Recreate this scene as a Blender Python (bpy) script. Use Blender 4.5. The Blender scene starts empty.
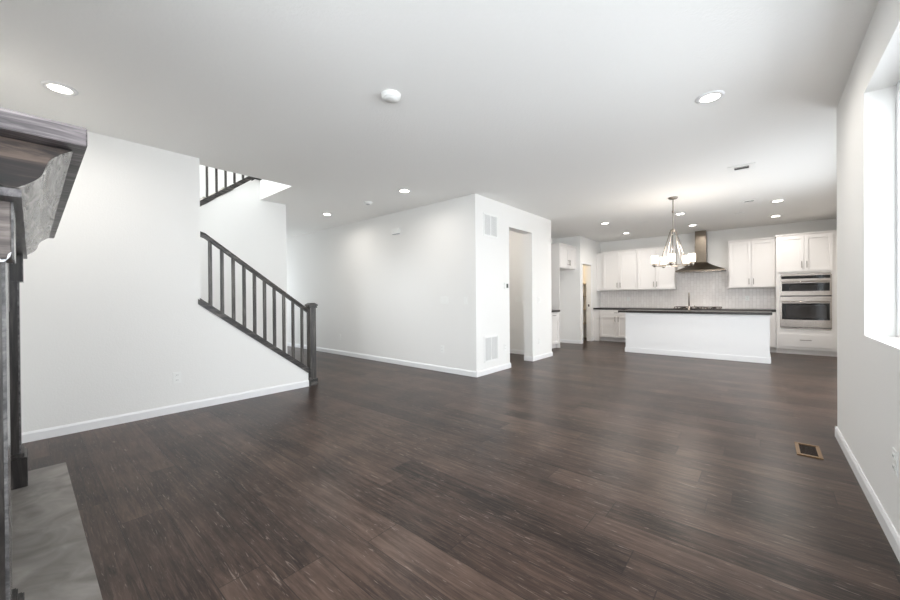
import bpy, bmesh, math, random
from mathutils import Vector, Matrix
random.seed(7)
C = bpy.context.scene.collection
sc = bpy.context.scene
# ------------------------------------------------------------------ camera
YAW, PITCH, ROLL = math.radians(40.5846), math.radians(-.26185), math.radians(-.4395)
F0 = Vector((-math.sin(YAW), math.cos(YAW), 0)); R0 = Vector((math.cos(YAW), math.sin(YAW), 0)); U0 = Vector((0, 0, 1))
F1 = F0*math.cos(PITCH)+U0*math.sin(PITCH); U1 = -F0*math.sin(PITCH)+U0*math.cos(PITCH)
R2 = R0*math.cos(ROLL)+U1*math.sin(ROLL); U2 = -R0*math.sin(ROLL)+U1*math.cos(ROLL)
cd = bpy.data.cameras.new('camera'); cam = bpy.data.objects.new('camera', cd); C.objects.link(cam)
m = Matrix((R2, U2, -F1)).transposed().to_4x4(); m.translation = (0, 0, 1.181); cam.matrix_world = m
cd.sensor_width = 36; cd.lens = 366.016/900*36; cd.clip_start = .02; cd.clip_end = 200
sc.camera = cam
# ------------------------------------------------------------------ world, exposure
w = bpy.data.worlds.new('world'); sc.world = w; w.use_nodes = True
w.node_tree.nodes['Background'].inputs[0].default_value = (.86, .93, 1, 1)
w.node_tree.nodes['Background'].inputs[1].default_value = 1.4
sc.view_settings.view_transform = 'Standard'; sc.view_settings.look = 'None'
sc.view_settings.gamma = 1; sc.view_settings.use_curve_mapping = False
sc.view_settings.exposure = 1.24
# ------------------------------------------------------------------ daylight at the windows, plus added fill lamps
def area(name, loc, rot, sx, sy, power, col=(1, 1, 1)):
    l = bpy.data.lights.new(name, 'AREA'); l.shape = 'RECTANGLE'; l.size = sx; l.size_y = sy; l.energy = power; l.color = col; l.spread = math.radians(178)
    o = bpy.data.objects.new(name, l); C.objects.link(o); o.location = loc; o.rotation_euler = rot
    return o
PI = math.pi
DAY = (.90, .95, 1)
TILT = math.radians(5)     # sky light comes slightly from above
area('daylight_living_window', (1.95, 1.95, 2.0), (0, PI/2-TILT*3, 0), 2.4, 3.6, 105, DAY)
area('daylight_patio_door', (1.95, 6.1, 1.2), (0, PI/2, 0), 2.2, 3.0, 52, DAY)
area('fill_back_window', (.55, -1.45, 1.75), (PI/2-TILT, 0, math.radians(38)), 2.6, 2.4, 112, DAY)  # added fill lamp outside an invented window behind the camera
area('fill_entry', (-10.75, 3.65, 1.2), (0, -PI/2+TILT, 0), 2.0, .9, 10, DAY)  # added fill lamp beyond an unseen entry opening with no door in it
area('fill_stairwell', (-6.0, -.75, 4.3), (PI/2-TILT, 0, 0), 1.6, 1.4, 54, DAY)  # added fill lamp hung inside the upper stairwell; no window exists there
# ------------------------------------------------------------------ materials
def nm(name):
    mt = bpy.data.materials.new(name); mt.use_nodes = True
    return mt, mt.node_tree, mt.node_tree.nodes['Principled BSDF']
def s2l(c):
    return tuple(((x/255+.055)/1.055)**2.4 if x > 10 else x/255/12.92 for x in c)+(1,)
def simple(name, col, rough=.5, metal=0, emis=None, es=0, spec=.5):
    mt, t, b = nm(name)
    b.inputs['Base Color'].default_value = s2l(col); b.inputs['Roughness'].default_value = rough
    b.inputs['Metallic'].default_value = metal; b.inputs['Specular IOR Level'].default_value = spec
    n = t.nodes.new('ShaderNodeTexNoise'); n.inputs['Scale'].default_value = 35
    tc = t.nodes.new('ShaderNodeTexCoord'); t.links.new(tc.outputs['Object'], n.inputs['Vector'])
    mr = t.nodes.new('ShaderNodeMapRange'); mr.inputs[3].default_value = max(rough-.04, .02); mr.inputs[4].default_value = rough+.04
    t.links.new(n.outputs['Fac'], mr.inputs[0]); t.links.new(mr.outputs[0], b.inputs['Roughness'])
    if emis: b.inputs['Emission Color'].default_value = s2l(emis); b.inputs['Emission Strength'].default_value = es
    return mt
def paint(name, col, scale, strength, rough=.75):
    mt, t, b = nm(name)
    b.inputs['Base Color'].default_value = s2l(col); b.inputs['Roughness'].default_value = rough; b.inputs['Specular IOR Level'].default_value = .25
    tc = t.nodes.new('ShaderNodeTexCoord'); n = t.nodes.new('ShaderNodeTexNoise'); n.inputs['Scale'].default_value = scale; n.inputs['Detail'].default_value = 2
    t.links.new(tc.outputs['Object'], n.inputs['Vector'])
    bu = t.nodes.new('ShaderNodeBump'); bu.inputs['Strength'].default_value = strength; bu.inputs['Distance'].default_value = .004
    t.links.new(n.outputs['Fac'], bu.inputs['Height']); t.links.new(bu.outputs[0], b.inputs['Normal'])
    return mt
WALL = paint('wall_paint', (240, 239, 236), 90, .25)
CEIL = paint('ceiling_paint', (247, 246, 243), 60, .5)
TRIM = simple('white_trim', (240, 240, 240), .35)
CAB = simple('cabinet_white', (234, 231, 228), .38)
PLAS = simple('white_plastic', (243, 243, 240), .35)
PLASG = simple('grille_grey', (180, 180, 184), .5)
BLACK = simple('black', (18, 17, 17), .4)
DARKV = simple('dark_void', (40, 36, 32), .8)
STEEL = simple('stainless_steel', (158, 150, 143), .22, 1)
HOODM = simple('hood_steel', (120, 111, 100), .3, 1)
NICK = simple('brushed_nickel', (158, 150, 141), .35, 1)
HAND = simple('handle_nickel', (140, 132, 125), .35, 1)
OVGL = simple('black_oven_glass', (12, 11, 11), .05, 0, spec=.4)
OVIN = simple('oven_inner_glass', (46, 43, 42), .08, 0, spec=.4)
BRNZ = simple('bronze_knob', (45, 38, 34), .4, .8)
GRATE = simple('cast_iron_grate', (70, 56, 48), .45, .3)
COUNT = simple('dark_quartz', (48, 44, 42), .3)
CARPET = paint('stair_carpet', (196, 190, 182), 300, .8, .95)
LENS = simple('downlight_lens', (255, 250, 240), .5, emis=(255, 246, 232), es=7)
SHADE = simple('frosted_shade', (255, 250, 240), .5, emis=(255, 240, 214), es=1.1)
VINYL = simple('window_vinyl', (240, 241, 242), .35)
PAPER = simple('paper', (225, 226, 230), .8)
OAKV = simple('register_oak', (128, 98, 62), .45)
def glassm():
    mt, t, b = nm('window_glass'); t.nodes.remove(b)
    tr = t.nodes.new('ShaderNodeBsdfTransparent'); gl = t.nodes.new('ShaderNodeBsdfGlossy'); gl.inputs['Roughness'].default_value = .02
    mx = t.nodes.new('ShaderNodeMixShader'); mx.inputs[0].default_value = .07
    t.links.new(tr.outputs[0], mx.inputs[1]); t.links.new(gl.outputs[0], mx.inputs[2])
    t.links.new(mx.outputs[0], t.nodes['Material Output'].inputs[0]); return mt
GLASS = glassm()
def N(t, ty, **kw):
    n = t.nodes.new(ty)
    for k, v in kw.items(): setattr(n, k, v)
    return n
def math_(t, op, a, b=None, c=None):
    n = N(t, 'ShaderNodeMath', operation=op)
    for i, v in enumerate((a, b, c)):
        if v is None: continue
        if hasattr(v, 'links') or hasattr(v, 'is_linked'): t.links.new(v, n.inputs[i])
        else: n.inputs[i].default_value = v
    return n.outputs[0]
def wood_floor():
    mt, t, b = nm('plank_floor'); L = t.links.new
    tc = N(t, 'ShaderNodeTexCoord'); sp = N(t, 'ShaderNodeSeparateXYZ'); L(tc.outputs['Object'], sp.inputs[0])
    W, LEN = .19, 1.5
    ry = math_(t, 'DIVIDE', math_(t, 'ADD', sp.outputs['Y'], .06), W); row = math_(t, 'FLOOR', ry); fy = math_(t, 'FRACT', ry)
    wn = N(t, 'ShaderNodeTexWhiteNoise', noise_dimensions='1D'); L(row, wn.inputs['W'])
    rx = math_(t, 'DIVIDE', math_(t, 'ADD', sp.outputs['X'], math_(t, 'MULTIPLY', wn.outputs['Value'], 9.7)), LEN)
    colm = math_(t, 'FLOOR', rx); fx = math_(t, 'FRACT', rx)
    cb = N(t, 'ShaderNodeCombineXYZ'); L(row, cb.inputs[0]); L(colm, cb.inputs[1])
    w2 = N(t, 'ShaderNodeTexWhiteNoise', noise_dimensions='2D'); L(cb.outputs[0], w2.inputs['Vector'])
    # grain coordinates: stretched along x and shifted plank by plank
    off = math_(t, 'MULTIPLY', w2.outputs['Value'], 37.)
    gc = N(t, 'ShaderNodeCombineXYZ'); L(math_(t, 'MULTIPLY_ADD', sp.outputs['X'], 1.7, off), gc.inputs[0]); L(math_(t, 'MULTIPLY_ADD', sp.outputs['Y'], 25., off), gc.inputs[1]); L(off, gc.inputs[2])
    g1 = N(t, 'ShaderNodeTexNoise'); g1.inputs['Scale'].default_value = 1.3; g1.inputs['Detail'].default_value = 6; g1.inputs['Roughness'].default_value = .62; g1.inputs['Distortion'].default_value = .9
    L(gc.outputs[0], g1.inputs['Vector'])
    g2 = N(t, 'ShaderNodeTexNoise'); g2.inputs['Scale'].default_value = 4.5; g2.inputs['Detail'].default_value = 6; g2.inputs['Roughness'].default_value = .7; g2.inputs['Distortion'].default_value = 1.0
    L(gc.outputs[0], g2.inputs['Vector'])
    g3 = N(t, 'ShaderNodeTexNoise'); g3.inputs['Scale'].default_value = 3.2; g3.inputs['Detail'].default_value = 3; L(tc.outputs['Object'], g3.inputs['Vector'])
    tone = math_(t, 'ADD', math_(t, 'MULTIPLY', w2.outputs['Value'], .17), math_(t, 'ADD', math_(t, 'MULTIPLY', g1.outputs['Fac'], .62), math_(t, 'MULTIPLY', g3.outputs['Fac'], .32)))
    cr = N(t, 'ShaderNodeValToRGB'); L(tone, cr.inputs[0]); e = cr.color_ramp.elements
    e[0].position = .40; e[0].color = s2l((30, 22, 19)); e[1].position = .84; e[1].color = s2l((106, 87, 76))
    k = e.new(.58); k.color = s2l((66, 52, 45))
    cr2 = N(t, 'ShaderNodeValToRGB'); L(g2.outputs['Fac'], cr2.inputs[0]); cr2.color_ramp.elements[0].position = .52; cr2.color_ramp.elements[1].position = .70
    mx = N(t, 'ShaderNodeMix', data_type='RGBA'); L(math_(t, 'MULTIPLY', cr2.outputs[0], .42), mx.inputs[0]); L(cr.outputs[0], mx.inputs[6]); mx.inputs[7].default_value = s2l((120, 102, 92))
    fc = N(t, 'ShaderNodeCombineXYZ'); L(math_(t, 'MULTIPLY_ADD', sp.outputs['X'], 7., off), fc.inputs[0]); L(math_(t, 'MULTIPLY_ADD', sp.outputs['Y'], 70., off), fc.inputs[1])
    g4 = N(t, 'ShaderNodeTexNoise'); g4.inputs['Scale'].default_value = 1.; g4.inputs['Detail'].default_value = 2; g4.inputs['Distortion'].default_value = 1.5; L(fc.outputs[0], g4.inputs['Vector'])
    cr4 = N(t, 'ShaderNodeValToRGB'); L(g4.outputs['Fac'], cr4.inputs[0]); cr4.color_ramp.elements[0].position = .66; cr4.color_ramp.elements[1].position = .72
    mf = N(t, 'ShaderNodeMix', data_type='RGBA'); L(math_(t, 'MULTIPLY', cr4.outputs[0], .45), mf.inputs[0]); L(mx.outputs[2], mf.inputs[6]); mf.inputs[7].default_value = s2l((150, 136, 126)); mx = mf
    ey = math_(t, 'MULTIPLY', math_(t, 'MINIMUM', fy, math_(t, 'SUBTRACT', 1, fy)), W)
    ex = math_(t, 'MULTIPLY', math_(t, 'MINIMUM', fx, math_(t, 'SUBTRACT', 1, fx)), LEN)
    gap = math_(t, 'LESS_THAN', math_(t, 'MINIMUM', ex, ey), .0024)
    m2 = N(t, 'ShaderNodeMix', data_type='RGBA'); L(math_(t, 'MULTIPLY', gap, .65), m2.inputs[0]); L(mx.outputs[2], m2.inputs[6]); m2.inputs[7].default_value = s2l((30, 24, 22))
    L(m2.outputs[2], b.inputs['Base Color'])
    ro = N(t, 'ShaderNodeMapRange'); L(g1.outputs['Fac'], ro.inputs[0]); ro.inputs[3].default_value = .27; ro.inputs[4].default_value = .37; L(ro.outputs[0], b.inputs['Roughness'])
    b.inputs['Specular IOR Level'].default_value = .22
    h = math_(t, 'SUBTRACT', math_(t, 'MULTIPLY', g2.outputs['Fac'], .5), gap)
    bu = N(t, 'ShaderNodeBump'); bu.inputs['Strength'].default_value = .22; bu.inputs['Distance'].default_value = .002; L(h, bu.inputs['Height']); L(bu.outputs[0], b.inputs['Normal'])
    return mt
FLOOR = wood_floor()
def stained(name, c0, c1, c2, axis='X', rough=.4, sc_=1., spots=None):
    mt, t, b = nm(name); L = t.links.new
    tc = N(t, 'ShaderNodeTexCoord'); mp = N(t, 'ShaderNodeMapping'); L(tc.outputs['Object'], mp.inputs[0])
    s = {'X': (2, 22, 22), 'Y': (22, 2, 22), 'Z': (22, 22, 2)}[axis]
    mp.inputs['Scale'].default_value = [v*sc_ for v in s]
    n = N(t, 'ShaderNodeTexNoise'); n.inputs['Scale'].default_value = 1.2; n.inputs['Detail'].default_value = 7; n.inputs['Roughness'].default_value = .65; n.inputs['Distortion'].default_value = .8
    L(mp.outputs[0], n.inputs['Vector'])
    cr = N(t, 'ShaderNodeValToRGB'); L(n.outputs['Fac'], cr.inputs[0]); e = cr.color_ramp.elements
    e[0].position = .37; e[0].color = s2l(c0); e[1].position = .65; e[1].color = s2l(c2); k = e.new(.5); k.color = s2l(c1)
    out = cr.outputs[0]
    if spots:
        n2 = N(t, 'ShaderNodeTexNoise'); n2.inputs['Scale'].default_value = 9; n2.inputs['Detail'].default_value = 5; L(mp.outputs[0], n2.inputs['Vector']); n2.inputs['Scale'].default_value = 3
        c3 = N(t, 'ShaderNodeValToRGB'); L(n2.outputs['Fac'], c3.inputs[0]); c3.color_ramp.elements[0].position = .56; c3.color_ramp.elements[1].position = .66
        mx = N(t, 'ShaderNodeMix', data_type='RGBA'); L(math_(t, 'MULTIPLY', c3.outputs[0], .8), mx.inputs[0]); L(out, mx.inputs[6]); mx.inputs[7].default_value = s2l(spots); out = mx.outputs[2]
    L(out, b.inputs['Base Color']); b.inputs['Roughness'].default_value = rough
    bu = N(t, 'ShaderNodeBump'); bu.inputs['Strength'].default_value = .25; bu.inputs['Distance'].default_value = .003; L(n.outputs['Fac'], bu.inputs['Height']); L(bu.outputs[0], b.inputs['Normal'])
    return mt
RAILW = stained('rail_wood', (30, 28, 27), (56, 52, 49), (98, 93, 88), 'Y')
BALW = stained('baluster_wood', (36, 33, 32), (66, 62, 58), (106, 101, 95), 'Z')
MANX = stained('mantel_wood', (56, 52, 53), (90, 86, 87), (120, 114, 112), 'X')
MANY = stained('mantel_end_wood', (30, 27, 28), (80, 74, 75), (138, 130, 130), 'Y')
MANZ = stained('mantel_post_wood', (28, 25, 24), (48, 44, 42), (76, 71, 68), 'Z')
MANR = stained('mantel_rough_wood', (12, 8, 6), (28, 20, 16), (84, 70, 61), 'Y', .7, .7)
CROWN = stained('crown_glare_wood', (92, 89, 85), (142, 138, 132), (182, 178, 172), 'X', .24, 1., (44, 41, 39))  # pale tone and dark spots put the crown's glossy glare into its colour
PANELW = stained('capital_wood', (70, 62, 58), (108, 98, 93), (140, 130, 123), 'Y', .5, .7)
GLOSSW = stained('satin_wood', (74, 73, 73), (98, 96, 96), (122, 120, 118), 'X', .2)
LTEDGE = simple('light_edge_band', (176, 176, 180), .4)
def concrete():
    mt, t, b = nm('hearth_concrete'); L = t.links.new
    tc = N(t, 'ShaderNodeTexCoord'); n = N(t, 'ShaderNodeTexNoise'); n.inputs['Scale'].default_value = 5; n.inputs['Detail'].default_value = 8; n.inputs['Distortion'].default_value = 1.2
    L(tc.outputs['Object'], n.inputs['Vector']); cr = N(t, 'ShaderNodeValToRGB'); L(n.outputs['Fac'], cr.inputs[0])
    cr.color_ramp.elements[0].position = .3; cr.color_ramp.elements[0].color = s2l((108, 103, 98)); cr.color_ramp.elements[1].position = .72; cr.color_ramp.elements[1].color = s2l((158, 152, 146))
    L(cr.outputs[0], b.inputs['Base Color']); b.inputs['Roughness'].default_value = .5; return mt
CONC = concrete()
def tiles():
    mt, t, b = nm('picket_tile'); L = t.links.new
    tc = N(t, 'ShaderNodeTexCoord'); sp = N(t, 'ShaderNodeSeparateXYZ'); L(tc.outputs['Object'], sp.inputs[0])
    cb = N(t, 'ShaderNodeCombineXYZ'); L(sp.outputs['Z'], cb.inputs[0]); L(sp.outputs['X'], cb.inputs[1])
    br = N(t, 'ShaderNodeTexBrick'); L(cb.outputs[0], br.inputs['Vector']); br.inputs['Scale'].default_value = 1
    br.inputs['Brick Width'].default_value = .15; br.inputs['Row Height'].default_value = .062; br.inputs['Mortar Size'].default_value = .0032; br.inputs['Mortar Smooth'].default_value = .3
    br.inputs['Color1'].default_value = s2l((250, 246, 243)); br.inputs['Color2'].default_value = s2l((242, 237, 234)); br.inputs['Mortar'].default_value = s2l((226, 221, 217))
    L(br.outputs['Color'], b.inputs['Base Color']); b.inputs['Roughness'].default_value = .22
    n = N(t, 'ShaderNodeTexNoise'); n.inputs['Scale'].default_value = 14; L(tc.outputs['Object'], n.inputs['Vector'])
    h = math_(t, 'SUBTRACT', math_(t, 'MULTIPLY', n.outputs['Fac'], 1.5), br.outputs['Fac'])
    bu = N(t, 'ShaderNodeBump'); bu.inputs['Strength'].default_value = .6; bu.inputs['Distance'].default_value = .004; L(h, bu.inputs['Height']); L(bu.outputs[0], b.inputs['Normal'])
    return mt
TILE = tiles()
# ------------------------------------------------------------------ mesh helpers
ORG = {}
class MB:
    def __init__(s, T=None): s.bm = bmesh.new(); s.T = T or (lambda p: p)
    def _v(s, p): return s.bm.verts.new(s.T(p))
    def box(s, x0, x1, y0, y1, z0, z1, bev=0):
        b = bmesh.new()
        vs = [b.verts.new((x, y, z)) for z in (z0, z1) for x, y in ((x0, y0), (x1, y0), (x1, y1), (x0, y1))]
        for f in ((0, 3, 2, 1), (4, 5, 6, 7), (0, 1, 5, 4), (1, 2, 6, 5), (2, 3, 7, 6), (3, 0, 4, 7)): b.faces.new([vs[i] for i in f])
        if bev: bmesh.ops.bevel(b, geom=b.edges[:], offset=bev, segments=2, affect='EDGES')
        s._merge(b); return s
    def _merge(s, b):
        mp = {v: s.bm.verts.new(s.T(tuple(v.co))) for v in b.verts}
        for f in b.faces:
            g = s.bm.faces.new([mp[v] for v in f.verts]); g.smooth = f.smooth
        b.free()
    def prism(s, poly, axis, a0, a1, smooth=False):
        # poly: 2-D points in the two remaining axes (order x,y,z without axis)
        def P(p, a): return {'X': (a, p[0], p[1]), 'Y': (p[0], a, p[1]), 'Z': (p[0], p[1], a)}[axis]
        A = [s._v(P(p, a0)) for p in poly]; B_ = [s._v(P(p, a1)) for p in poly]; n = len(poly)
        s.bm.faces.new(A); s.bm.faces.new(B_[::-1])
        for i in range(n):
            f = s.bm.faces.new((A[i], A[(i+1) % n], B_[(i+1) % n], B_[i])); f.smooth = smooth
        return s
    def loft(s, rings, cap=True, smooth=True):
        R = [[s._v(p) for p in r] for r in rings]; n = len(R[0])
        for a, b in zip(R, R[1:]):
            for i in range(n):
                f = s.bm.faces.new((a[i], a[(i+1) % n], b[(i+1) % n], b[i])); f.smooth = smooth
        if cap: s.bm.faces.new(R[0]); s.bm.faces.new(R[-1][::-1])
        return s
    def lathe(s, cx, cy, prof, seg=24, cap=True):
        return s.loft([[(cx+r*math.cos(2*PI*i/seg), cy+r*math.sin(2*PI*i/seg), z) for i in range(seg)] for r, z in prof], cap)
    def tube(s, pts, r, seg=10, closed=False):
        pts = [Vector(p) for p in pts]; n = len(pts); rings = []
        for i, p in enumerate(pts):
            if closed: d = pts[(i+1) % n]-pts[i-1]
            else: d = pts[min(i+1, n-1)]-pts[max(i-1, 0)]
            d.normalize(); up = Vector((0, 0, 1)) if abs(d.z) < .9 else Vector((1, 0, 0))
            a = d.cross(up).normalized(); b = d.cross(a)
            rings.append([tuple(p+(a*math.cos(2*PI*k/seg)+b*math.sin(2*PI*k/seg))*r) for k in range(seg)])
        if closed: return s.loft(rings+[rings[0]], False)
        return s.loft(rings)
    def disc_y(s, cx, y0, y1, cz, r, seg=20):   # cylinder along y
        return s.loft([[(cx+r*math.cos(2*PI*i/seg), y, cz+r*math.sin(2*PI*i/seg)) for i in range(seg)] for y in (y0, y1)])
    def build(s, name, mat, parent=None, label=None):
        bmesh.ops.recalc_face_normals(s.bm, faces=s.bm.faces)
        org = ORG.get(parent.name) if parent else None
        if org is None:
            if parent: org = Vector((0, 0, 0))
            else:
                co = [v.co for v in s.bm.verts]
                org = Vector(((min(c.x for c in co)+max(c.x for c in co))/2, (min(c.y for c in co)+max(c.y for c in co))/2, min(c.z for c in co)))
        me = bpy.data.meshes.new(name)
        if parent or True: bmesh.ops.translate(s.bm, verts=s.bm.verts, vec=-org)
        s.bm.to_mesh(me); s.bm.free(); me.materials.append(mat)
        o = bpy.data.objects.new(name, me); C.objects.link(o)
        if parent: o.parent = parent
        else: o.location = org
        ORG[o.name] = org
        if label: o['label'] = label
        return o
def thing(name, label, cat, loc, group=None, kind=None):
    o = bpy.data.objects.new(name, None); C.objects.link(o); o.location = loc; o.empty_display_size = .1
    ORG[o.name] = Vector(loc)
    if kind: o['kind'] = kind
    else: o['label'] = label; o['category'] = cat
    if group: o['group'] = group
    return o
def tag(o, label, cat, group=None):
    o['label'] = label; o['category'] = cat
    if group: o['group'] = group
    return o
def struct(mb, name, mat):
    # setting meshes keep the world origin, so that textures line up
    bmesh.ops.recalc_face_normals(mb.bm, faces=mb.bm.faces)
    me = bpy.data.meshes.new(name); mb.bm.to_mesh(me); mb.bm.free(); me.materials.append(mat)
    o = bpy.data.objects.new(name, me); C.objects.link(o); o['kind'] = 'structure'; ORG[o.name] = Vector((0, 0, 0)); return o
def dup(root, loc, label, group=None):
    r = root.copy(); C.objects.link(r); r.location = loc; r['label'] = label
    if group: r['group'] = group
    for ch in list(root.children):
        c = ch.copy(); C.objects.link(c); c.parent = r
        for g in ch.children:
            d = g.copy(); C.objects.link(d); d.parent = c
    return r
# ------------------------------------------------------------------ dimensions
H = 2.74
XL, YH, XB, XR, YK, YI = -4.705, 4.398, -3.258, .466, 10.744, 8.441
XN = 1.14      # right wall of the kitchen
XP = -3.53     # pantry wall
YC = 4.42      # end of the living room's right wall
BW = -.25      # wall behind the camera
# ------------------------------------------------------------------ setting
struct(MB().box(-10.8, 1.4, -.95, 11.0, -.12, 0), 'floor', FLOOR)
m_ = MB(); m_.box(-4.92, 1.4, -.5, 11.0, H, 3.04); m_.box(-10.8, -4.92, 2.42, 11.0, H, 3.04); struct(m_, 'ceiling', CEIL)
# left wall, with the stepped end towards the stair, and the sloping knee wall under the railing
SL = .756
def cap_z(y): return 1.146-(y-1.249)*SL      # underside of the sloping cap
m_ = MB(); m_.box(XL-.12, XL, -.5, 1.276, 0, H); struct(m_, 'wall_left', WALL)
struct(MB().prism([(1.276, 0), (2.52, 0), (2.52, cap_z(2.52)), (1.276, cap_z(1.276))], 'X', XL-.12, XL), 'wall_stair_side', WALL)
# fireplace wall behind, with an opening for the added window
m_ = MB(); m_.box(XL-.12, -1.3, BW-.15, BW, 0, H); m_.box(.2, XR+.2, BW-.15, BW, 0, H); m_.box(-1.3, .2, BW-.15, BW, 0, .6); m_.box(-1.3, .2, BW-.15, BW, 2.4, H); struct(m_, 'wall_back', WALL)
# right wall with window opening
WY0, WY1, WZ0, WZ1 = .55, 3.33, .936, 2.405
m_ = MB(); m_.box(XR, XR+.2, BW-.15, WY0, 0, H); m_.box(XR, XR+.2, WY1, YC, 0, H); m_.box(XR, XR+.2, WY0, WY1, 0, WZ0); m_.box(XR, XR+.2, WY0, WY1, WZ1, H)
m_.box(XR+.2, XN, YC-.2, YC, 0, H); struct(m_, 'wall_right', WALL)
# kitchen right wall with patio door opening
m_ = MB(); m_.box(XN, XN+.18, YC-.2, 4.9, 0, H); m_.box(XN, XN+.18, 7.3, YK+.15, 0, H); m_.box(XN, XN+.18, 4.9, 7.3, 2.1, H); struct(m_, 'wall_kitchen_right', WALL)
struct(MB().box(-5.0, XN, YK, YK+.15, 0, H), 'wall_kitchen_back', WALL)
# hall wall and the box with the doorway
struct(MB().box(-10.6, XB-.175, YH, YH+.12, 0, H), 'wall_hall', WALL)
m_ = MB(); m_.box(XB-.175, XB, YH, 5.348, 0, H); m_.box(XB-.175, XB, 6.15, 6.96, 0, H); m_.box(XB-.175, XB, 5.348, 6.15, 2.38, H); struct(m_, 'wall_center', WALL)
struct(MB().box(-6.0, XB-.175, 6.78, 6.96, 0, H), 'wall_passage', WALL)
struct(MB().box(-6.12, -6.0, YH+.12, 6.96, 0, H), 'wall_passage_end', WALL)
# kitchen recess and pantry
struct(MB().box(-4.37, -4.25, 6.96, 9.2, 0, H), 'wall_kitchen_left', WALL)
m_ = MB(); m_.box(-5.0, XP, 9.2, 9.32, 0, H); struct(m_, 'wall_fridge_side', WALL)
m_ = MB(); m_.box(XP-.12, XP, 9.32, 9.35, 0, H); m_.box(XP-.12, XP, 9.95, YK, 0, H); m_.box(XP-.12, XP, 9.35, 9.95, 2.045, H); struct(m_, 'wall_pantry', WALL)
struct(MB().box(-5.12, -5.0, 9.2, YK+.15, 0, H), 'wall_pantry_end', WALL)
# stair well
m_ = MB()
m_.prism([(-.8, 0), (2.83, 0), (2.83, H), (2.42, H), (2.42, 3.045), (2.352, 3.045), (1.618, 2.482), (.44, 1.55), (-.8, 1.55)], 'X', -6.08, -5.96); struct(m_, 'wall_stair_middle', WALL)
struct(MB().box(-7.4, -7.25, -.8, 4.5, 0, 5.5), 'wall_stair_outer', WALL) if False else None
m_ = MB(); m_.box(-7.4, -7.25, -.95, 2.83, 0, H); m_.box(-7.4, -7.25, -.95, 4.55, H+.30, 5.5); m_.box(-7.4, -7.25, -.95, 2.42, H, H+.30); struct(m_, 'wall_stair_outer', WALL)
m_ = MB(); m_.box(-7.25, -4.825, -.95, -.8, 0, 5.5); struct(m_, 'wall_stair_back', WALL)
m_ = MB(); m_.box(-4.92, -4.80, -.8, 4.4, 3.04, 5.5); m_.box(-7.25, -4.80, 4.4, 4.55, 3.04, 5.5); struct(m_, 'wall_upstairs', WALL)
struct(MB().box(-7.4, -4.8, -.95, 4.55, 5.5, 5.6), 'ceiling_upstairs', CEIL)
struct(MB().box(-10.6, -6.08, 2.71, 2.83, 0, H), 'wall_hall_left', WALL)
m_ = MB(); m_.box(-10.6, -10.45, 2.83, 3.2, 0, H); m_.box(-10.6, -10.45, 4.1, YH, 0, H); m_.box(-10.6, -10.45, 3.2, 4.1, 2.2, H); struct(m_, 'wall_entry', WALL)
# baseboards
BH, BT = .085, .014
def bb(name, runs):
    m_ = MB()
    for ax, a0, a1, w_, s_ in runs:      # ax 'Y': runs along y on plane x=w_, s_ = side it stands on
        pr = [(w_, 0), (w_+s_*BT, 0), (w_+s_*BT, BH-.018), (w_+s_*BT*.45, BH), (w_, BH)]
        if ax == 'Y': m_.prism(pr, 'Y', a0, a1)
        else: m_.prism([(p[0], p[1]) for p in pr], 'X', a0, a1)
    return struct(m_, name, TRIM)
bb('baseboard_left', [('Y', BW, 2.52, XL, 1)])
bb('baseboard_hall', [('X', -10.45, XB+BT, YH, -1)])
bb('baseboard_center', [('Y', YH, 5.348, XB, 1), ('Y', 6.15, 6.96, XB, 1), ('X', XB-.175, XB+BT, 6.15, -1), ('X', XB-.175, XB+BT, 5.348, 1), ('X', XP, XB+BT, 6.96, 1)])
bb('baseboard_passage', [('X', -6.0, XB-.175, 6.78, -1)])
bb('baseboard_right', [('Y', BW, YC, XR, -1), ('X', XR-BT, XN, YC, 1)])
bb('baseboard_fridge', [('X', -4.25, XP+BT, 9.2, -1)])
bb('baseboard_pantry', [('Y', 9.2, 9.305, XP, 1), ('Y', 10.0, 10.12, XP, 1)])
bb('baseboard_stair', [('Y', 2.50, 2.83, -5.96, 1), ('X', -10.45, -5.96+BT, 2.83, 1)])
# pantry opening casing and strike plate
door = thing('door_1', None, None, (XP, 9.68, 0), kind='structure')
m_ = MB(); m_.box(XP, XP+.012, 9.305, 9.35, 0, 2.09, .002); m_.box(XP, XP+.012, 9.95, 10.0, 0, 2.09, .002); m_.box(XP, XP+.012, 9.35, 9.95, 2.045, 2.09, .002)
m_.build('door_casing', TRIM, door)
MB().box(XP-.07, XP-.04, 9.938, 9.9505, .93, .99, .001).build('strike_plate', BRNZ, door)
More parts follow.
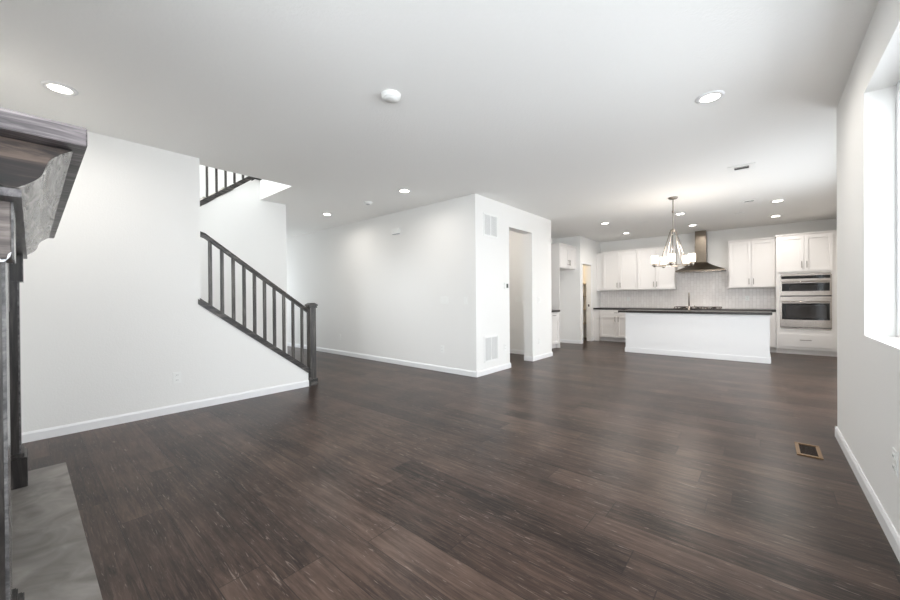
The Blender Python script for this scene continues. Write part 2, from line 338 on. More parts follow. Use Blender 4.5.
# windows
def window(name, wall_x, y0, y1, z0, z1, frame_x, mull=True):
    t = thing(name, None, None, (frame_x, (y0+y1)/2, z0), kind='structure')
    m_ = MB(); fw = .07
    for a in ((y0, y0+fw, z0, z1), (y1-fw, y1, z0, z1), (y0+fw, y1-fw, z0, z0+fw), (y0+fw, y1-fw, z1-fw, z1)): m_.box(frame_x, frame_x+.06, a[0], a[1], a[2], a[3], .003)
    ym = (y0+y1)/2
    if mull: m_.box(frame_x+.005, frame_x+.055, ym-.035, ym+.035, z0+fw, z1-fw, .003)
    m_.build('window_frame', VINYL, t)
    m_ = MB(); s_ = .035
    for a, b in (((y0+fw, ym-.035) if mull else (y0+fw, y1-fw)), ((ym+.035, y1-fw) if mull else (y0+fw, y1-fw))):
        for q in ((a, a+s_, z0+fw, z1-fw), (b-s_, b, z0+fw, z1-fw), (a+s_, b-s_, z0+fw, z0+fw+s_), (a+s_, b-s_, z1-fw-s_, z1-fw)): m_.box(frame_x+.012, frame_x+.045, *q, .002)
    m_.build('sash', VINYL, t)
    MB().box(frame_x+.026, frame_x+.030, y0+fw, y1-fw, z0+fw, z1-fw).build('glass', GLASS, t)
    return t
window('window_1', XR, WY0, WY1, WZ0, WZ1, XR+.125)
window('window_2', XN, 4.9, 7.3, 0.0, 2.1, XN+.06)
# unseen window added behind the camera to pass fill light (same construction, turned)
t = thing('added_window', None, None, (-.55, BW-.1, .6), kind='structure')
m_ = MB()
for a in ((-1.3, -1.23, .6, 2.4), (.13, .2, .6, 2.4), (-1.23, .13, .6, .67), (-1.23, .13, 2.33, 2.4), (-.58, -.52, .67, 2.33)): m_.box(a[0], a[1], BW-.12, BW-.07, a[2], a[3], .003)
m_.build('window_frame', VINYL, t)
MB().box(-1.23, .13, BW-.098, BW-.094, .67, 2.33).build('glass', GLASS, t)
# backsplash
UZ0, UZ1 = 1.36, 2.40
m_ = MB(); m_.box(XP, .199, YK-.009, YK, .89, UZ0); m_.box(-1.645, -.602, YK-.009, YK, UZ0, 1.80); struct(m_, 'wall_backsplash', TILE)
# ------------------------------------------------------------------ stair
st = thing('staircase', 'carpeted lower stair flight rising behind the sloping half wall', 'staircase', (-5.4, 2.45, 0))
RISE, RUN = .1906, .252
m_ = MB()
for k in range(8):
    y1 = 2.47-k*RUN
    m_.box(-5.93, -4.85, -.78 if k == 7 else y1-RUN, y1, (k*RISE), (k+1)*RISE, .006)
    if k: m_.box(-5.93, -4.85, -.78, y1-.01, 0 if k < 1 else (k-1)*RISE+.01, k*RISE)
m_.build('flight', CARPET, st)
st2 = thing('staircase', 'carpeted upper stair flight climbing to the second floor above the landing', 'staircase', (-6.66, .45, 1.525))
m_ = MB()
m_.box(-7.245, -6.105, -.78, .44, 1.30, 1.525)
for k in range(7):
    y0 = .44+k*RUN
    m_.prism([(y0, 1.35+k*RISE-.1), (y0+RUN, 1.35+k*RISE+.09), (y0+RUN, 1.525+(k+1)*RISE), (y0, 1.525+(k+1)*RISE)], 'X', -7.245, -6.105)
m_.build('flight', CARPET, st2)
# lower railing
RL = thing('stair_railing', 'dark grey wooden lower railing with square balusters and boxed newel post', 'railing', (-4.765, 2.57, 0))
xc = XL-.055
def slant(m_, x0, x1, y0, y1, f, t0, t1):
    m_.prism([(y0, f(y0)+t0), (y1, f(y1)+t0), (y1, f(y1)+t1), (y0, f(y0)+t1)], 'X', x0, x1)
m_ = MB(); slant(m_, XL-.135, XL+.022, 1.266, 2.553, cap_z, .048, .070); slant(m_, XL+.0, XL+.014, 1.249, 2.54, cap_z, -.006, .048); slant(m_, XL-.06, XL, 1.266, 2.53, cap_z, .002, .048)
m_.box(XL-.12, XL+.014, 2.522, 2.553, 0, cap_z(2.553)+.06); m_.build('sloping_cap', RAILW, RL)
def rail_z(y): return 1.930-(y-1.335)*.728
m_ = MB(); pr = [(-.030, 0), (.030, 0), (.034, .030), (.022, .052), (-.022, .052), (-.034, .030)]
def railring(y, z): return [(xc+a, y, z+b) for a, b in pr]
m_.loft([railring(1.266, 1.900), railring(1.335, 1.878), railring(2.553, rail_z(2.553)-.05)], smooth=False)
m_.build('handrail', RAILW, RL)
for y in (1.384, 1.503, 1.621, 1.739, 1.857, 1.976, 2.096, 2.217, 2.338, 2.462):
    MB().box(xc-.016, xc+.016, y-.016, y+.016, cap_z(y)+.058, rail_z(y)-.045, .002).build('baluster', BALW, RL)
m_ = MB(); nx, ny = xc-.005, 2.602; hw = .046
m_.box(nx-hw, nx+hw, ny-hw, ny+hw, 0, 1.075, .004); nw = m_.build('newel_post', BALW, RL)
m_ = MB()
m_.box(nx-hw-.012, nx+hw+.012, ny-hw-.012, ny+hw+.012, 1.062, 1.09, .004)
m_.loft([[(nx+a*q, ny+b*q, z) for a, b in ((-1, -1), (1, -1), (1, 1), (-1, 1))] for q, z in ((hw+.018, 1.09), (hw+.018, 1.108), (hw-.012, 1.132))], smooth=False)
m_.build('newel_cap', RAILW, nw)
MB().box(nx-hw-.014, nx+hw+.014, ny-hw+.002, ny+hw+.014, 0, .09, .004).build('newel_base', RAILW, nw)
# upper railing on the middle wall
RU = thing('stair_railing', 'dark grey upper stair railing seen through the opening in the ceiling', 'railing', (-6.02, 2.3, 2.9))
def up_z(y): return 2.482+(y-1.618)*.787
m_ = MB(); slant(m_, -6.10, -5.948, .44, 2.352, up_z, .006, .062); slant(m_, -6.10, -5.935, .44, 2.352, up_z, .062, .084)
m_.box(-6.10, -5.935, 2.352, 2.47, 3.047, 3.085); m_.build('sloping_cap', RAILW, RU)
for k in range(13):
    y = 2.20-k*.1195
    MB().box(-6.034, -6.006, y-.014, y+.014, up_z(y)+.086, up_z(y)+.93, .002).build('baluster', BALW, RU)
m_ = MB(); slant(m_, -6.05, -5.99, .46, 2.30, up_z, .92, .98); m_.build('handrail', RAILW, RU)
MB().box(-6.066, -5.974, 2.30, 2.40, 3.086, 4.15, .004).build('newel_post', BALW, RU)
# ------------------------------------------------------------------ fireplace mantel
FY = -.02
fp = thing('fireplace_mantel', 'dark weathered wood fireplace mantel with deep crown moulding at left edge', 'fireplace mantel', (-2.77, BW, 0))
MX0, MX1, MZ, MY = -3.98, -1.545, 1.645, .143
fp.rotation_euler.z = -.010
MB().box(MX0, MX1, BW+.02, MY, MZ, MZ+.055, .003).build('shelf', MANY, fp)
prof = []
for i in range(21):
    q = i/20; z = 1.507+q*(MZ-1.510); y = .008+.108*(q+.115*math.sin(2*PI*q)); prof.append((y, z))
prof = [(FY, 1.505), (.004, 1.505)]+prof+[(FY, MZ-.002)]
MB().prism(prof, 'X', MX0+.04, MX1-.075).build('crown_moulding', CROWN, fp)
pin = [(FY, 1.506)]+[(y-.004, z) for y, z in prof[1:-1]]+[(BW+.02, MZ-.003), (BW+.02, 1.506)]
MB().prism(pin, 'X', MX1-.0745, MX1-.070).build('crown_end_board', MANR, fp, 'rough dark brown end of the crown moulding')
MB().box(MX0+.05, MX1-.078, BW+.02, .012, 1.480, 1.504, .002).build('lower_rail', MANX, fp)
W_ = .23
for x1 in (-1.70, -3.57):
    x0 = x1-W_; far = x1 < -3
    MB().box(x0+.02, x1-.02, BW+.02, -.030, .215, 1.31).build('leg', MANZ, fp)
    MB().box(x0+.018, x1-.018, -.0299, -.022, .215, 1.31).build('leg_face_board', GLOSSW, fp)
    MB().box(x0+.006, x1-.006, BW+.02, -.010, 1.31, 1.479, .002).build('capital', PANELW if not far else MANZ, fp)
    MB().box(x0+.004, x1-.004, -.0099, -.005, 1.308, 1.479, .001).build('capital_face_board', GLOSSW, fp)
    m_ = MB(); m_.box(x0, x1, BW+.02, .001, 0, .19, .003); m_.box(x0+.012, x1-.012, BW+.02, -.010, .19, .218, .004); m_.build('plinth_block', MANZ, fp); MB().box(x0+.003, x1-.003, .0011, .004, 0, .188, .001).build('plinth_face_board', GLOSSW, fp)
MB().box(-3.58, -1.92, BW+.02, -.06, 1.12, 1.479).build('frieze', MANX, fp)
m_ = MB(); m_.box(-3.56, -3.15, BW+.02, -.16, 0, 1.12); m_.box(-2.5, -1.95, BW+.02, -.16, 0, 1.12); m_.box(-3.15, -2.5, BW+.02, -.16, .75, 1.12); m_.build('surround', CONC, fp)
MB().box(-3.15, -2.5, BW+.02, -.20, 0.0, .75).build('firebox', BLACK, fp)
m_ = MB(); m_.loft([[(-1.695, -.028+a, 1.27+b), (-1.680, -.028+a, 1.27+b), (-1.680, -.028+a+.006, 1.277+b), (-1.695, -.028+a+.006, 1.277+b)] for a, b in ((.012, .05), (.010, .038), (.004, .028), (-.006, .026), (-.012, .032))], smooth=False)
m_.build('loose_tape', PAPER, fp, 'scrap of white paper tape hanging at the near capital')
tag(MB().box(-3.88, -1.7, BW, .195, -.001, .004).build('hearth_slab', CONC), 'flat grey concrete hearth slab on the floor in front of the fireplace', 'hearth')
# ------------------------------------------------------------------ kitchen cabinets
def door_mb(T, a0, a1, z0, z1, b0, thick=.022, fr=.058):
    m_ = MB(T)
    m_.box(a0, a0+fr, b0, b0+thick, z0, z1, .0015); m_.box(a1-fr, a1, b0, b0+thick, z0, z1, .0015)
    m_.box(a0+fr, a1-fr, b0, b0+thick, z0, z0+fr, .0015); m_.box(a0+fr, a1-fr, b0, b0+thick, z1-fr, z1, .0015)
    m_.box(a0+fr, a1-fr, b0, b0+thick*.25, z0+fr, z1-fr); return m_
def pull(T, a, z, b0, vert=True, ln=.13):
    m_ = MB(T); h = ln/2; bb_ = b0+.03
    if vert:
        m_.box(a-.006, a+.006, bb_, bb_+.010, z-h, z+h, .002)
        for q in (-1, 1): m_.box(a-.004, a+.004, b0, bb_, z+q*h*.75-.004, z+q*h*.75+.004)
    else:
        m_.box(a-h, a+h, bb_, bb_+.010, z-.006, z+.006, .002)
        for q in (-1, 1): m_.box(a+q*h*.75-.004, a+q*h*.75+.004, b0, bb_, z-.004, z+.004)
    return m_
TB = lambda p: (p[0], YK-p[1], p[2])          # back wall: a = x, b = distance from wall
TL = lambda p: (-4.25+p[1], p[0], p[2])       # left recess: a = y, b = distance from wall
def wall_cab(name, label, T, a0, a1, z0, z1, depth, loc, handles_low=True, crown=.03, group=None, split=True):
    t = thing(name, label, 'cabinet', loc, group)
    MB(T).box(a0, a1, .001, depth, z0, z1, .0015).build('body', CAB, t)
    g = .006; mid = (a0+a1)/2
    for i, (d0, d1) in enumerate(((a0+g+.015, mid-g/2), (mid+g/2, a1-g-.015))):
        d = door_mb(T, d0, d1, z0+.02, z1-.02, depth+.0005).build('door', CAB, t)
        ha = d1-.035 if i == 0 else d0+.035
        pull(T, ha, z0+.14, depth+.0195).build('handle', HAND, d)
    if crown:
        m_ = MB(T); m_.box(a0, a1, .001, depth+.022, z1, z1+crown*.5); m_.box(a0, a1, .001, depth+.035, z1+crown*.5, z1+crown, .003); m_.build('crown', CAB, t)
    return t
wall_cab('wall_cabinet', 'white double-door wall cabinet nearest the pantry corner', TB, -3.38, -2.504, UZ0, UZ1, .33, (-2.94, YK, UZ0))
wall_cab('wall_cabinet', 'white double-door wall cabinet just left of the range hood behind the chandelier', TB, -2.498, -1.65, UZ0, UZ1, .33, (-2.07, YK, UZ0))
wall_cab('wall_cabinet', 'white double-door wall cabinet between the range hood and the oven tower', TB, -.60, .196, UZ0, UZ1, .33, (-.2, YK, UZ0))
wall_cab('wall_cabinet', 'white short double-door cabinet above the empty fridge space', TL, 8.185, 9.195, 1.885, 2.43, .61, (-4.0, 8.7, 1.885))
tag(MB().box(XP, -3.383, YK-.31, YK-.001, UZ0, UZ1).build('filler_panel', CAB), 'narrow white filler strip between corner wall cabinet and pantry wall', 'filler panel')
tag(MB().box(-4.249, -3.62, 8.16, 8.183, 0, 2.46, .002).build('fridge_panel', CAB), 'tall narrow white end panel beside the fridge space', 'panel')
CZ0, CZ1 = .848, .89
def base_cab(label, T, a0, a1, loc, drawers=1, doors=2, depth=.60):
    t = thing('base_cabinet', label, 'cabinet', loc)
    m_ = MB(T); m_.box(a0, a1, .012, depth, .10, CZ0-.001, .0015); m_.build('body', CAB, t)
    MB(T).box(a0, a1, .012, depth-.07, 0, .10).build('toe_kick', CAB, t)
    g = .003; w_ = (a1-a0-.03)/drawers
    for k in range(drawers):
        d0 = a0+.015+k*w_; d = MB(T).box(d0+g/2, d0+w_-g/2, depth+.0005, depth+.0195, .705, .832, .002).build('drawer', CAB, t)
        pull(T, d0+w_/2, .77, depth+.0195, False).build('handle', HAND, d)
    w_ = (a1-a0-.03)/doors
    for k in range(doors):
        d0 = a0+.015+k*w_; d = door_mb(T, d0+g/2, d0+w_-g/2, .115, .690, depth+.0005).build('door', CAB, t)
        ha = d0+w_-.04 if k % 2 == 0 else d0+.04
        pull(T, ha, .60, depth+.0195).build('handle', HAND, d)
    return t
base_cab('white base cabinet with drawer and two doors beside the pantry wall', TB, -3.37, -2.47, (-2.92, YK, 0))
base_cab('white base cabinet mostly hidden behind the left half of the island', TB, -2.467, -1.63, (-2.05, YK, 0))
base_cab('white base cabinet under the gas cooktop behind the island', TB, -1.627, -.72, (-1.17, YK, 0))
base_cab('white base cabinet between the island end and the oven tower', TB, -.717, .196, (-.26, YK, 0), 2, 2)
tag(MB().box(XP, -3.373, YK-.60, YK-.012, .0, CZ0-.001).build('filler_panel', CAB), 'narrow white filler strip between corner base cabinet and pantry wall', 'filler panel')
tag(MB().box(XP+.001, .197, YK-.63, YK-.010, CZ0, CZ1, .003).build('countertop', COUNT), 'long dark countertop along the tiled back wall', 'countertop')
base_cab('white base cabinet in the recess left of the fridge space', TL, 6.99, 8.157, (-4.0, 7.6, 0), 2, 2)
tag(MB().box(-4.249, -3.60, 6.975, 8.158, CZ0, CZ1, .003).build('countertop', COUNT), 'short dark countertop in the recess left of the fridge space', 'countertop')
# oven tower
ot = thing('oven_cabinet', 'tall white oven tower cabinet with two upper doors and a bottom drawer', 'cabinet', (.63, YK, 0))
D = .62
m_ = MB(TB); m_.box(.200, 1.135, .001, D, .10, .505); m_.box(.200, 1.135, .001, D, 1.625, 2.40); m_.box(.200, .262, .001, D, .505, 1.625); m_.box(.992, 1.135, .001, D, .505, 1.625); m_.build('body', CAB, ot)
MB(TB).box(.200, 1.135, .001, D-.06, 0, .10).build('toe_kick', CAB, ot)
for i, (a, b) in enumerate(((.225, .613), (.617, 1.012))):
    d = door_mb(TB, a, b, 1.665, 2.375, D+.0005).build('door', CAB, ot)
    pull(TB, b-.035 if i == 0 else a+.035, 1.80, D+.0195).build('handle', HAND, d)
d = MB(TB).box(.235, 1.015, D+.0005, D+.0195, .155, .405, .002).build('drawer', CAB, ot); pull(TB, .63, .295, D+.0195, False, .17).build('handle', HAND, d)
m_ = MB(TB); m_.box(.200, 1.135, .001, D+.022, 2.40, 2.415); m_.box(.19, 1.138, .001, D+.035, 2.415, 2.43, .003); m_.build('crown', CAB, ot)
ov = thing('wall_oven', 'stainless steel wall oven with microwave above, built into the tower', 'oven', (.63, YK-D, .54))
A0, A1 = .256, .998
m_ = MB(TB); m_.box(.266, .988, .05, D, .51, 1.62); m_.box(A0, A1, D+.001, D+.012, .535, 1.597, .002); m_.build('chassis', STEEL, ov)
cp = MB(TB).box(A0+.02, A1-.02, D+.012, D+.020, 1.520, 1.580, .002).build('control_panel', OVGL, ov)
MB(TB).box(.56, .72, D+.020, D+.0212, 1.540, 1.562).build('display', OVIN, cp)
ud = MB(TB).box(A0+.006, A1-.006, D+.012, D+.030, 1.190, 1.512, .003).build('microwave_door', STEEL, ov)
g_ = MB(TB).box(A0+.03, A1-.03, D+.0302, D+.0325, 1.272, 1.432, .001).build('glass', OVGL, ud)
MB(TB).box(.395, .80, D+.0312, D+.0332, 1.290, 1.40).build('window', OVIN, ud)
def ohandle(z, par):
    m_ = MB(TB); m_.tube([(A0+.03, D+.072, z), (A1-.03, D+.072, z)], .013)
    for a in (A0+.06, A1-.06): m_.box(a-.012, a+.012, D+.030, D+.066, z-.009, z+.009, .002)
    m_.build('handle', STEEL, par)
ohandle(1.462, ud)
MB(TB).box(A0+.004, A1-.004, D+.012, D+.016, 1.163, 1.184).build('vent_slot', BLACK, ov)
ld = MB(TB).box(A0+.006, A1-.006, D+.012, D+.030, .560, 1.112, .003).build('oven_door', STEEL, ov)
MB(TB).box(A0+.006, A1-.006, D+.012, D+.024, 1.118, 1.158, .002).build('divider', STEEL, ov)
MB(TB).box(A0+.03, A1-.03, D+.0302, D+.0325, .700, 1.030, .001).build('glass', OVGL, ld)
MB(TB).box(.345, .93, D+.0312, D+.0332, .735, .99).build('window', OVIN, ld)
ohandle(1.058, ld)
MB(TB).box(A0+.006, A1-.006, D+.012, D+.02, .538, .552).build('bottom_vent', BLACK, ov)
# range hood
rh = thing('range_hood', 'stainless steel chimney range hood with flared canopy', 'range hood', (-1.13, YK-.01, 1.77))
cx = -1.135
def rr(hw_, d, z): return [(cx-hw_, YK-.0105, z), (cx+hw_, YK-.0105, z), (cx+hw_, YK-.0105-d, z), (cx-hw_, YK-.0105-d, z)]
m_ = MB(); rings = [rr(.478, .50, 1.77), rr(.478, .50, 1.80)]
for i in range(1, 11):
    q = i/10; k = (1-q)**1.35
    rings.append(rr(.117+(.478-.117)*k, .25+(.25)*k, 1.80+.205*q))
m_.loft(rings, smooth=False); m_.build('canopy', HOODM, rh)
m_ = MB(); m_.box(cx-.114, cx+.114, YK-.25, YK-.0105, 2.0, 2.40, .002); m_.box(cx-.110, cx+.110, YK-.246, YK-.0105, 2.40, H-.001); m_.build('chimney', HOODM, rh)
MB().box(cx-.40, cx+.40, YK-.46, YK-.06, 1.762, 1.769).build('filter', STEEL, rh)
# cooktop
ck = thing('cooktop', 'stainless gas cooktop with dark grates on the back countertop', 'cooktop', (-1.17, YK-.33, CZ1))
MB().box(-1.65, -.73, YK-.59, YK-.09, CZ1, CZ1+.012, .003).build('tray', STEEL, ck)
for k in range(3):
    x0 = -1.64+k*.302; x1 = x0+.296; m_ = MB(); z0, z1 = CZ1+.036, CZ1+.048
    for y in (YK-.50, YK-.40, YK-.30, YK-.20, YK-.11): m_.box(x0, x1, y-.006, y+.006, z0, z1)
    for x in (x0+.006, (x0+x1)/2, x1-.006): m_.box(x-.006, x+.006, YK-.506, YK-.104, z0, z1)
    for x in (x0+.006, x1-.006):
        for y in (YK-.50, YK-.11): m_.box(x-.006, x+.006, y-.006, y+.006, CZ1+.012, z0)
    m_.build('grate', GRATE, ck)
for x, y in ((-1.49, YK-.22), (-1.49, YK-.42), (-1.19, YK-.31), (-.88, YK-.22), (-.88, YK-.42)): MB().lathe(x, y, [(.045, CZ1+.012), (.045, CZ1+.022), (.03, CZ1+.03)]).build('burner', BLACK, ck)
for k in range(5): MB().lathe(-1.39+k*.1, YK-.55, [(.019, CZ1+.012), (.019, CZ1+.03), (.015, CZ1+.036)], 14).build('knob', STEEL, ck)
# backsplash outlets
def plate(name, label, cat, T, a, z, w_=.072, h=.116, kind='outlet', group=None):
    p = T((a, 0, z)); t = thing(name, label, cat, (p[0], p[1], z-h/2), group)
    MB(T).box(a-w_/2, a+w_/2, .0005, .006, z-h/2, z+h/2, .0015).build('cover_plate', PLAS, t)
    if kind == 'outlet':
        for q in (-1, 1):
            r = MB(T).box(a-.017, a+.017, .006, .009, z+q*.026-.014, z+q*.026+.014, .001).build('receptacle', PLAS, t)
            m_ = MB(T)
            for s_ in (-.006, .006): m_.box(a+s_-.0012, a+s_+.0012, .009, .0095, z+q*.026-.004, z+q*.026+.006)
            m_.build('slots', BLACK, r)
    else:
        n = kind
        for k in range(n):
            aa = a+(k-(n-1)/2)*.046
            MB(T).box(aa-.016, aa+.016, .006, .010, z-.033, z+.033, .0015).build('rocker', PLAS, t)
    return t
TLW = lambda p: (XL+p[1], p[0], p[2])
THW = lambda p: (p[0], YH-p[1], p[2])
TBX = lambda p: (XB+p[1], p[0], p[2])
TRW = lambda p: (XR-p[1], p[0], p[2])
TPS = lambda p: (p[0], 6.78-p[1], p[2])
TBS = lambda p: (p[0], YK-.009-p[1], p[2])
plate('wall_outlet', 'white outlet low on the left wall below the stair', 'outlet', TLW, 1.053, .367)
plate('wall_outlet', 'white outlet low on the hall wall near the newel post', 'outlet', THW, -6.87, .374)
plate('wall_outlet', 'white outlet low on the hall wall under the triple switch', 'outlet', THW, -3.935, .365)
plate('wall_outlet', 'white outlet low on the central wall beside the lower return grille', 'outlet', TBX, 5.196, .367)
plate('wall_outlet', 'white outlet low on the central wall right of the doorway', 'outlet', TBX, 6.42, .355)
plate('wall_outlet', 'white outlet low on the right wall below the window', 'outlet', TRW, 2.637, .403)
plate('wall_outlet', 'white outlet on the backsplash under the corner wall cabinet', 'outlet', TBS, -2.80, 1.13)
plate('wall_outlet', 'white outlet on the backsplash right of the cooktop', 'outlet', TBS, -.28, 1.13)
plate('light_switch', 'wide white triple light switch on the hall wall', 'light switch', THW, -3.884, 1.155, .165, .118, 3)
plate('light_switch', 'white single light switch near the corner of the hall wall', 'light switch', THW, -3.446, 1.146, .075, .116, 1)
plate('light_switch', 'white light switch on the central wall right of the doorway', 'light switch', TBX, 6.417, 1.136, .118, .116, 2)
plate('light_switch', 'white light switch inside the passage seen through the doorway', 'light switch', TPS, -3.93, 1.15, .118, .116, 2)
# thermostat
t = thing('thermostat', 'small white thermostat with dark screen beside the doorway', 'thermostat', (XB, 5.225, 1.33))
MB(TBX).box(5.17, 5.28, .0005, .024, 1.33, 1.43, .004).build('housing', PLAS, t)
MB(TBX).box(5.215, 5.27, .0242, .026, 1.345, 1.415, .001).build('screen', simple('thermostat_screen', (92, 96, 92), .2), t)
# door chime
t = thing('door_chime', 'small white chime box high on the hall wall', 'door chime', (-5.01, YH, 2.33))
MB(THW).box(-5.115, -4.91, .0005, .05, 2.345, 2.44, .005).build('housing', PLAS, t)
MB(THW).box(-5.10, -4.93, .004, .046, 2.340, 2.3449).build('sound_slot', PLASG, t)
# return air grilles
def grille(label, y0, y1, z0, z1, vert):
    t = thing('return_air_grille', label, 'grille', (XB, (y0+y1)/2, z0))
    m_ = MB(TBX); f = .028
    m_.box(y0, y0+f, .0005, .010, z0, z1, .002); m_.box(y1-f, y1, .0005, .010, z0, z1, .002); m_.box(y0+f, y1-f, .0005, .010, z0, z0+f, .002); m_.box(y0+f, y1-f, .0005, .010, z1-f, z1, .002)
    m_.build('frame', PLAS, t)
    MB(TBX).box(y0+f, y1-f, .0005, .0015, z0+f, z1-f).build('backing', PLASG, t)
    m_ = MB(TBX); n = 18
    for k in range(n):
        a = y0+f+(k+.5)*(y1-y0-2*f)/n; m_.box(a-.0035, a+.0035, .0016, .008, z0+f, z1-f)
    m_.box((y0+y1)/2-.008, (y0+y1)/2+.008, .0016, .009, z0+f, z1-f)
    m_.build('louvers', PLAS, t)
grille('white return air grille high on the central wall', 4.595, 4.985, 2.135, 2.50, True)
grille('white return air grille low on the central wall near the floor', 4.59, 4.985, .185, .59, True)
# island
isl = thing('kitchen_island', 'white kitchen island with plain front panel and baseboard', 'kitchen island', (-1.09, 8.8, 0))
IX0, IX1 = -2.263, .082
m_ = MB(); m_.box(IX0, IX1, YI+.012, 9.20, 0, CZ0-.001, .002); m_.build('body', TRIM, isl)
m_ = MB()
m_.box(IX0-BT, IX1+BT, YI-.002, YI+.0115, 0, .10, .003); m_.box(IX0-BT, IX0-.0005, YI+.0115, 9.20, 0, .10, .003); m_.box(IX1+.0005, IX1+BT, YI+.0115, 9.20, 0, .10, .003); m_.build('baseboard', TRIM, isl)
for k in range(4):
    TI = lambda p: (p[0], 9.20+p[1], p[2])
    a0 = IX0+.02+k*.577; d = door_mb(TI, a0, a0+.572, .11, .83, .0005).build('door', CAB, isl)
    pull(TI, a0+.53 if k % 2 == 0 else a0+.04, .70, .0195).build('handle', HAND, d)
tag(MB().box(-2.40, .115, YI-.04, 9.25, CZ0, CZ1, .003).build('countertop', COUNT), 'long dark countertop overhanging the white island', 'countertop')
# faucet
fa = thing('kitchen_faucet', 'tall brushed nickel faucet standing on the island countertop', 'faucet', (-1.165, 8.92, CZ1))
MB().lathe(-1.165, 8.92, [(.028, CZ1), (.028, CZ1+.012), (.020, CZ1+.02), (.018, CZ1+.09)]).build('base', NICK, fa)
pts = [(-1.165, 8.92, CZ1+.08), (-1.165, 8.92, CZ1+.28)]+[(-1.165-.011*(1-math.cos(PI*i/10)), 8.92+.08*(1-math.cos(PI*i/10)), CZ1+.28+.085*math.sin(PI*i/10)) for i in range(1, 11)]+[(-1.187, 9.08, CZ1+.20)]
MB().tube(pts, .014, 12).build('spout', NICK, fa)
MB().tube([(-1.145, 8.92, CZ1+.06), (-1.10, 8.92, CZ1+.07), (-1.06, 8.92, CZ1+.11)], .006).build('lever', NICK, fa)
# ------------------------------------------------------------------ chandelier
ch = thing('chandelier', 'five-shade brushed nickel chandelier hanging from the ceiling before the kitchen', 'chandelier', (-1.078, 6.67, H))
hx, hy = -1.078, 6.67
MB().lathe(hx, hy, [(.066, H-.0005), (.066, H-.015), (.05, H-.026), (.012, H-.032)]).build('canopy', NICK, ch)
m_ = MB(); m_.tube([(hx, hy, H-.03), (hx, hy, 2.225)], .0075); m_.lathe(hx, hy, [(.016, 2.50), (.016, 2.53)], 12); m_.build('rod', NICK, ch)
MB().lathe(hx, hy, [(.012, 2.25), (.034, 2.235), (.034, 2.215), (.012, 2.20)]).build('hub', NICK, ch)
RR, RZ = .262, 1.672
base = math.atan2(-hy, -hx)      # direction towards the camera's side of the room
for k in range(5):
    a = base+math.radians(-5+72*k)
    dx, dy = math.cos(a), math.sin(a)
    m_ = MB(); m_.tube([(hx+dx*r, hy+dy*r, z) for r, z in ((.012, 2.232), (.030, 2.226), (.046, 2.19), (.175, 1.74), (.20, RZ), (.25, RZ-.006), (RR, RZ-.004))], .0075, 8)
    arm = m_.build('arm', NICK, ch)
    sx, sy = hx+dx*RR, hy+dy*RR
    MB().lathe(sx, sy, [(.010, RZ-.02), (.030, RZ), (.034, RZ+.03), (.030, RZ+.034)], 16).build('socket_cup', NICK, arm)
    m_ = MB(); m_.lathe(sx, sy, [(.040, RZ+.036), (.049, RZ+.043), (.049, RZ+.160), (.044, RZ+.160), (.044, RZ+.052), (.02, RZ+.05)], 24); m_.build('shade', SHADE, ch)
MB().tube([(hx+0.20*math.cos(2*PI*i/40), hy+0.20*math.sin(2*PI*i/40), RZ) for i in range(40)], .007, 8, True).build('ring', NICK, ch)
l = bpy.data.lights.new('chandelier_bulbs', 'POINT'); l.energy = 8; l.color = (1, .90, .80); l.shadow_soft_size = .10
o = bpy.data.objects.new('chandelier_bulbs', l); C.objects.link(o); o.parent = ch; o.location = (0, 0, 1.90-H)
# ------------------------------------------------------------------ downlights
def downlight(x, y, label, power=4.5, group='recessed downlights in the ceiling'):
    t = thing('recessed_downlight', label, 'ceiling light', (x, y, H), group)
    m_ = MB(); m_.lathe(x, y, [(.095, H-.0005), (.095, H-.006), (.064, H-.010), (.064, H-.0006)], 28, False); m_.build('trim_ring', TRIM, t)
    MB().lathe(x, y, [(.0635, H-.0008), (.0635, H-.006)], 28).build('lens', LENS, t)
    l = bpy.data.lights.new('downlight_lamp', 'AREA'); l.shape = 'DISK'; l.size = .12; l.spread = math.radians(168); l.energy = power; l.color = (1, .955, .91)
    o = bpy.data.objects.new('downlight_lamp', l); C.objects.link(o); o.parent = t; o.location = (0, 0, -.012)
    return t
G = None
for x, y, lb in ((-3.901, .19, 'lit downlight nearest the mantel at upper left'), (-.313, 3.51, 'lit downlight in the living area ceiling near the right wall'),
    (-3.925, 3.593, 'lit downlight in front of the hall wall, the nearer of two'), (-6.057, 3.633, 'lit downlight deeper in the hall behind the newel post'),
    (.178, 8.06, 'front lit downlight above the right end of the island'), (.182, 9.56, 'rear lit downlight close to the oven tower'),
    (-2.535, 8.0, 'front lit downlight above the left end of the island'), (-2.532, 9.57, 'rear lit downlight before the left wall cabinets'),
    (-1.185, 8.06, 'front lit downlight just right of the chandelier rod'), (-1.175, 9.54, 'rear lit downlight before the range hood')):
    downlight(x, y, lb, 3.0 if y < 3.7 and x < -1 else 4.5)
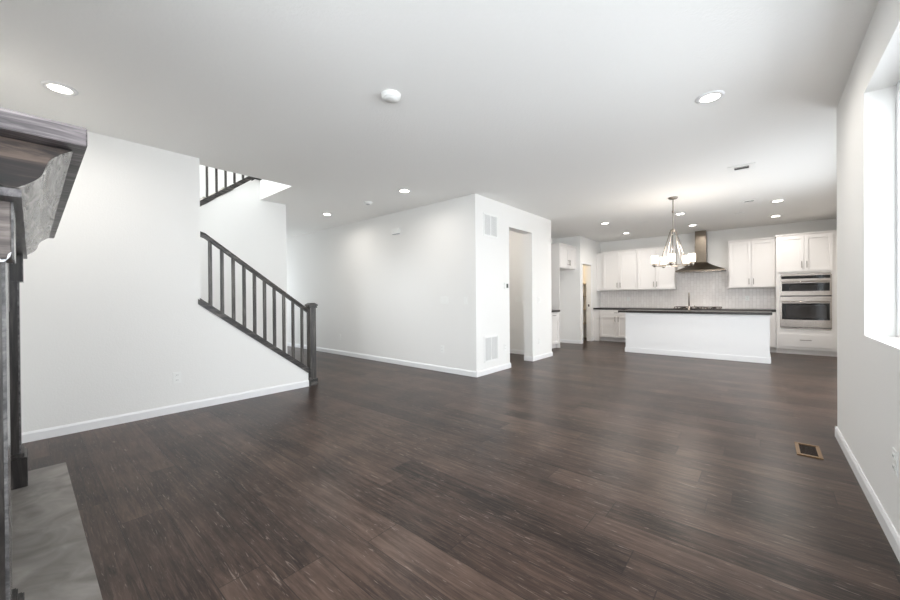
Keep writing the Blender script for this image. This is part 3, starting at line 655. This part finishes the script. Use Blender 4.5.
# ceiling discs and vents
def disc(name, label, cat, x, y, r, h, group=None):
    t = thing(name, label, cat, (x, y, H), group)
    MB().lathe(x, y, [(r, H-.0005), (r, H-h*.45), (r*.9, H-h*.5), (r*.9, H-h*.8), (r*.78, H-h), (.01, H-h)], 30).build('housing', PLAS, t)
    return t
t = disc('smoke_detector', 'round white smoke detector on the living room ceiling', 'smoke detector', -2.155, 1.842, .074, .036)
MB().lathe(-2.155, 1.842, [(.050, H-.0362), (.050, H-.038), (.01, H-.038)], 24).build('sensor_face', PLASG if False else PLAS, t)
t = disc('smoke_detector', 'small round white detector on the hall ceiling between two downlights', 'smoke detector', -4.826, 3.625, .07, .035)
MB().lathe(-4.826, 3.625, [(.03, H-.0352), (.03, H-.040)], 16).build('sensor', PLASG, t)
for x, y, lb in ((-1.887, 8.43, 'round white blank cover on ceiling above left half of island'), (-.331, 8.768, 'round white blank cover on ceiling above right half of island')):
    disc('ceiling_cover', lb, 'ceiling cover', x, y, .075, .008)
def vent(label, x, y, w_, d_):
    t = thing('ceiling_vent', label, 'vent', (x, y, H)); f = .06
    m_ = MB(); z0, z1 = H-.008, H-.0005
    m_.box(x-w_/2, x-w_/2+f, y-d_/2, y+d_/2, z0, z1, .001); m_.box(x+w_/2-f, x+w_/2, y-d_/2, y+d_/2, z0, z1, .001); m_.box(x-w_/2+f, x+w_/2-f, y-d_/2, y-d_/2+f, z0, z1, .001); m_.box(x-w_/2+f, x+w_/2-f, y+d_/2-f, y+d_/2, z0, z1, .001)
    m_.build('frame', PLAS, t)
    MB().box(x-w_/2+f, x+w_/2-f, y-d_/2+f, y+d_/2-f, H-.002, H-.0006).build('duct_opening', DARKV, t)
    m_ = MB(); n = 3
    for k in range(n):
        yy = y+(k/n)*(d_/2-f)*.7+.006-(d_/2-f); m_.prism([(yy, H-.0075), (yy+.022, H-.003), (yy+.022, H-.0035), (yy, H-.008)], 'X', x-w_/2+f, x+w_/2-f)
    m_.build('louvers', PLAS, t)
vent('white ceiling vent with dark slot, the larger and nearer one', -.198, 5.683, .26, .24)
vent('small white ceiling vent with dark slot above the island area', -.177, 7.765, .24, .20)
# ------------------------------------------------------------------ floor register
t = thing('floor_register', 'brown wooden floor register set in the floor near right wall', 'floor register', (.255, 3.88, 0))
x0, x1, y0, y1 = .185, .325, 3.73, 4.03; f = .028
m_ = MB(); m_.box(x0, x1, y0, y0+f, 0, .008, .002); m_.box(x0, x1, y1-f, y1, 0, .008, .002); m_.box(x0, x0+f*.8, y0+f, y1-f, 0, .008, .002); m_.box(x1-f*.8, x1, y0+f, y1-f, 0, .008, .002); m_.build('frame', OAKV, t)
MB().box(x0+f*.8, x1-f*.8, y0+f, y1-f, .0002, .0012).build('duct_opening', BLACK, t)
m_ = MB()
for k in range(9):
    yy = y0+f+.012+k*.026; m_.box(x0+f*.8, x1-f*.8, yy, yy+.006, .0013, .006)
m_.build('slats', simple('register_slat', (48, 31, 18), .5), t)
# ------------------------------------------------------------------ pantry shelves
for i, z in enumerate((.42, .82, 1.20, 1.56)):
    words = ('lowest', 'second lowest', 'second highest', 'highest')[i]
    tag(MB().box(-4.95, XP-.125, YK-.36, YK-.001, z, z+.02, .002).build('pantry_shelf', simple('shelf_white', (214, 204, 190), .5) if i == 0 else bpy.data.materials['shelf_white']), words+' white shelf inside the pantry doorway', 'shelf', 'pantry shelves')
l = bpy.data.lights.new('pantry_bulb', 'POINT'); l.energy = 6; l.color = (1, .80, .55); l.shadow_soft_size = .08
o = bpy.data.objects.new('pantry_bulb', l); C.objects.link(o); o.location = (-4.2, 9.85, 2.6)
l = bpy.data.lights.new('fill_passage', 'POINT'); l.energy = 9; l.color = (1, .94, .88); l.shadow_soft_size = .1  # added fill lamp brightening the passage; no fixture is seen there
o = bpy.data.objects.new('fill_passage', l); C.objects.link(o); o.location = (-4.6, 5.6, 2.55)
